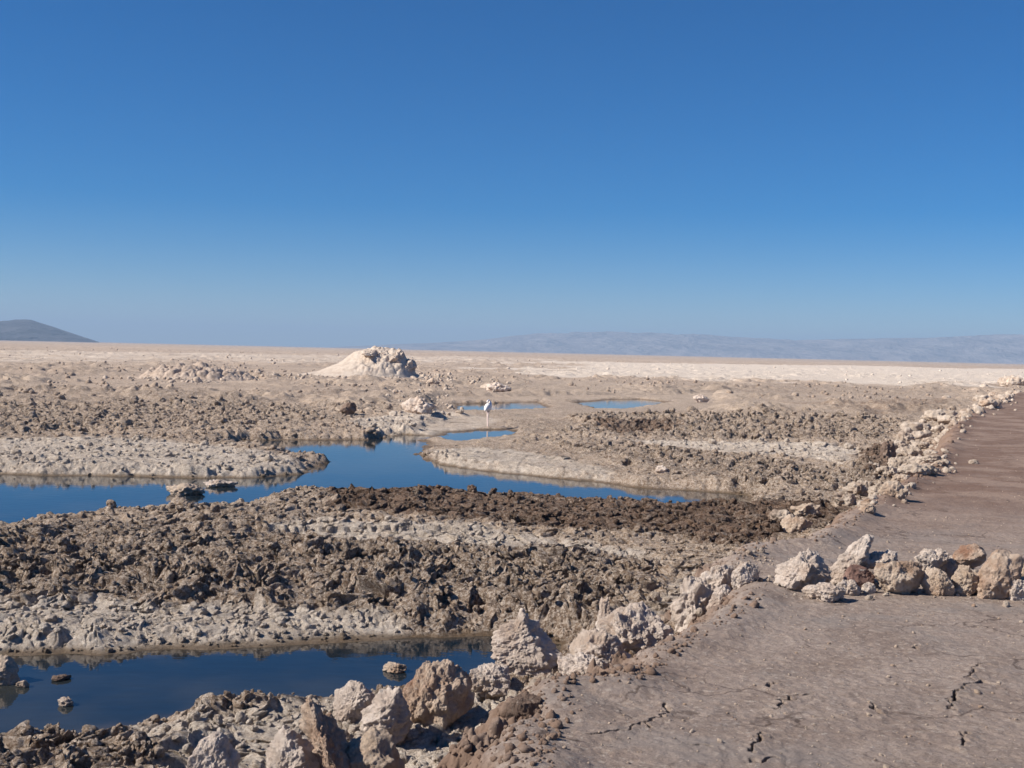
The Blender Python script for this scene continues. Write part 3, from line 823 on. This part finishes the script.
# ------------------------------------------------------------------ flamingo
def flamingo():
    x, y = at(487.5, 425.5, ZC-.1); z = height(x, y)
    S = .84/.95
    pts = [  # x, y (facing +y, away), z, radius
        (0, -.02, .70, .135), (0, -.16, .68, .105), (.01, -.28, .62, .055), (.02, -.36, .575, .022),        # body to tail
        (0, .12, .74, .125), (0, .21, .80, .085), (0, .25, .87, .045), (-.02, .20, .93, .032), (-.03, .12, .935, .030), (-.03, .04, .90, .034), (-.02, -.03, .86, .03),  # neck folded back
        (.035, .0, .58, .05), (.03, -.01, .47, .026), (.018, -.03, .36, .020), (.015, -.01, .18, .018), (.012, 0, .015, .018), (.012, .07, .0, .012),   # standing leg
        (-.04, .02, .58, .045), (-.035, .05, .47, .02), (-.02, -.0, .37, .0135), (-.015, .0, .18, .0125), (-.012, .01, .012, .013), (-.02, .08, .0, .012)]
    ed = [(0, 1), (1, 2), (2, 3), (0, 4), (4, 5), (5, 6), (6, 7), (7, 8), (8, 9), (9, 10), (0, 11), (11, 12), (12, 13), (13, 14), (14, 15), (15, 16),
          (0, 17), (17, 18), (18, 19), (19, 20), (20, 21), (21, 22)]
    me = bpy.data.meshes.new('flamingo'); me.from_pydata([p[:3] for p in pts], ed, [])
    o = bpy.data.objects.new('flamingo', me); col.objects.link(o)
    md = o.modifiers.new('skin', 'SKIN')
    for i, p in enumerate(pts): me.skin_vertices[0].data[i].radius = (p[3], p[3])
    me.skin_vertices[0].data[0].use_root = True
    md.use_smooth_shade = True
    s = o.modifiers.new('sub', 'SUBSURF'); s.levels = s.render_levels = 2
    t = NT('white_feathers'); v = t.coords()
    sx = t.add('ShaderNodeSeparateXYZ'); t.l.new(v, sx.inputs[0])
    c = t.mix(t.rng(sx.outputs['Z'], .50, .56), (.80, .66, .60), (.88, .82, .78))
    t.put(t.bsdf.inputs['Base Color'], c); t.bsdf.inputs['Roughness'].default_value = .7
    me.materials.append(t.mat)
    o.location = (x, y, z-.005); o.scale = (S, S, S); o.rotation_euler = (0, 0, math.radians(-18))
    o['label'] = 'white flamingo standing on thin legs with folded neck at the lagoon edge'; o['category'] = 'flamingo'
flamingo()

# ------------------------------------------------------------------ mountains
def mountains(name, dist, crest, depth, seed, mat, nx=260, ny=60):
    """crest: [(pixel column, pixels above the horizon there)]"""
    pxs = np.linspace(crest[0][0], crest[-1][0], nx)
    hh = np.interp(pxs, [a for a, b in crest], [b for a, b in crest])
    v = np.linspace(0, 1, ny)
    V, PX = np.meshgrid(v, pxs, indexing='ij'); Hh = np.tile(hh, (ny, 1))
    az = np.arctan((PX-512)/FPX)
    R = dist+(V-.45)*depth
    X, Y = R*np.sin(az), R*np.cos(az)
    n = fbm2((X/900).astype(F32).ravel(), (Y/900).astype(F32).ravel(), 6, seed).reshape(X.shape)
    rd = 1-np.abs(fbm2((X/600).astype(F32).ravel(), (Y/600).astype(F32).ravel(), 5, seed+9)).reshape(X.shape)*1.6
    prof = np.sin(PI*np.clip(V/.9, 0, 1))**.8
    Z = (Hh/FPX*dist)*prof*(.62+.38*rd+.16*n)+EYE*(prof > .5)-3*(prof < .02)
    q = np.arange(ny-1)[:, None]*nx+np.arange(nx-1)[None, :]
    q = np.stack([q, q+1, q+1+nx, q+nx], -1).reshape(-1, 4)
    o = link(name, mesh_from(name, np.stack([X.ravel(), Y.ravel(), Z.ravel()], 1), q), mat)
    o['kind'] = 'structure'
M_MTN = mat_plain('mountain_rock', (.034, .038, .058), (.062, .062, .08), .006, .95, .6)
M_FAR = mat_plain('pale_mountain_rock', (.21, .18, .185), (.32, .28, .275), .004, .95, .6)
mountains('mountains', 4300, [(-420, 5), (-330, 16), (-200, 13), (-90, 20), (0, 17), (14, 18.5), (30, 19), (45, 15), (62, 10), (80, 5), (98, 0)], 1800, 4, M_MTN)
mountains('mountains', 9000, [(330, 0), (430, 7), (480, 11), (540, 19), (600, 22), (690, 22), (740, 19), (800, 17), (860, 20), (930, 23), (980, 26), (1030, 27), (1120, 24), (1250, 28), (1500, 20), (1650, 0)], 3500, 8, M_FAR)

# ------------------------------------------------------------------ hazy air
def haze():
    x, y, z0, z1 = 16500, 16500, -6.0, 262.0
    v = np.array([(-x, -y, z0), (x, -y, z0), (x, y, z0), (-x, y, z0), (-x, -y, z1), (x, -y, z1), (x, y, z1), (-x, y, z1)], F32)
    q = np.array([[3, 2, 1, 0], [4, 5, 6, 7], [0, 1, 5, 4], [1, 2, 6, 5], [2, 3, 7, 6], [3, 0, 4, 7]])
    t = NT('hazy_air'); t.n.remove(t.bsdf)
    pv = t.add('ShaderNodeVolumePrincipled')
    pv.inputs['Color'].default_value = (.52, .715, .96, 1); pv.inputs['Density'].default_value = .00017
    t.l.new(pv.outputs[0], t.out.inputs['Volume'])
    o = link('haze', mesh_from('haze', v, q, False), t.mat); o['kind'] = 'stuff'
haze()

# ------------------------------------------------------------------ light
w = bpy.data.worlds.new('World'); sc.world = w; w.use_nodes = True
nt = w.node_tree; bg = nt.nodes['Background']
sky = nt.nodes.new('ShaderNodeTexSky'); sky.sky_type = 'NISHITA'; sky.sun_disc = False
sky.sun_elevation = SUN_EL; sky.sun_rotation = SUN_AZ
sky.altitude = 2300; sky.air_density = 1.0; sky.dust_density = 0; sky.ozone_density = 6
hs = nt.nodes.new('ShaderNodeHueSaturation'); hs.inputs['Saturation'].default_value = 1.47; hs.inputs['Hue'].default_value = .504
nt.links.new(sky.outputs[0], hs.inputs['Color']); nt.links.new(hs.outputs[0], bg.inputs['Color']); bg.inputs['Strength'].default_value = .066
sl = bpy.data.lights.new('sun', 'SUN'); sl.energy = 4.8; sl.angle = math.radians(.5); sl.color = (1, .93, .82)
so = bpy.data.objects.new('sun', sl); col.objects.link(so)
sd = Vector((math.sin(SUN_AZ)*math.cos(SUN_EL), math.cos(SUN_AZ)*math.cos(SUN_EL), math.sin(SUN_EL)))
so.rotation_euler = sd.to_track_quat('Z', 'Y').to_euler()
sc.view_settings.view_transform = 'Standard'; sc.view_settings.look = 'None'
sc.view_settings.exposure = 0.56; sc.view_settings.gamma = 1
sc.cycles.use_denoising = True; sc.cycles.use_adaptive_sampling = False
sc.cycles.sample_clamp_indirect = 3; sc.cycles.caustics_reflective = False; sc.cycles.caustics_refractive = False
sc.cycles.max_bounces = 6; sc.cycles.volume_bounces = 0
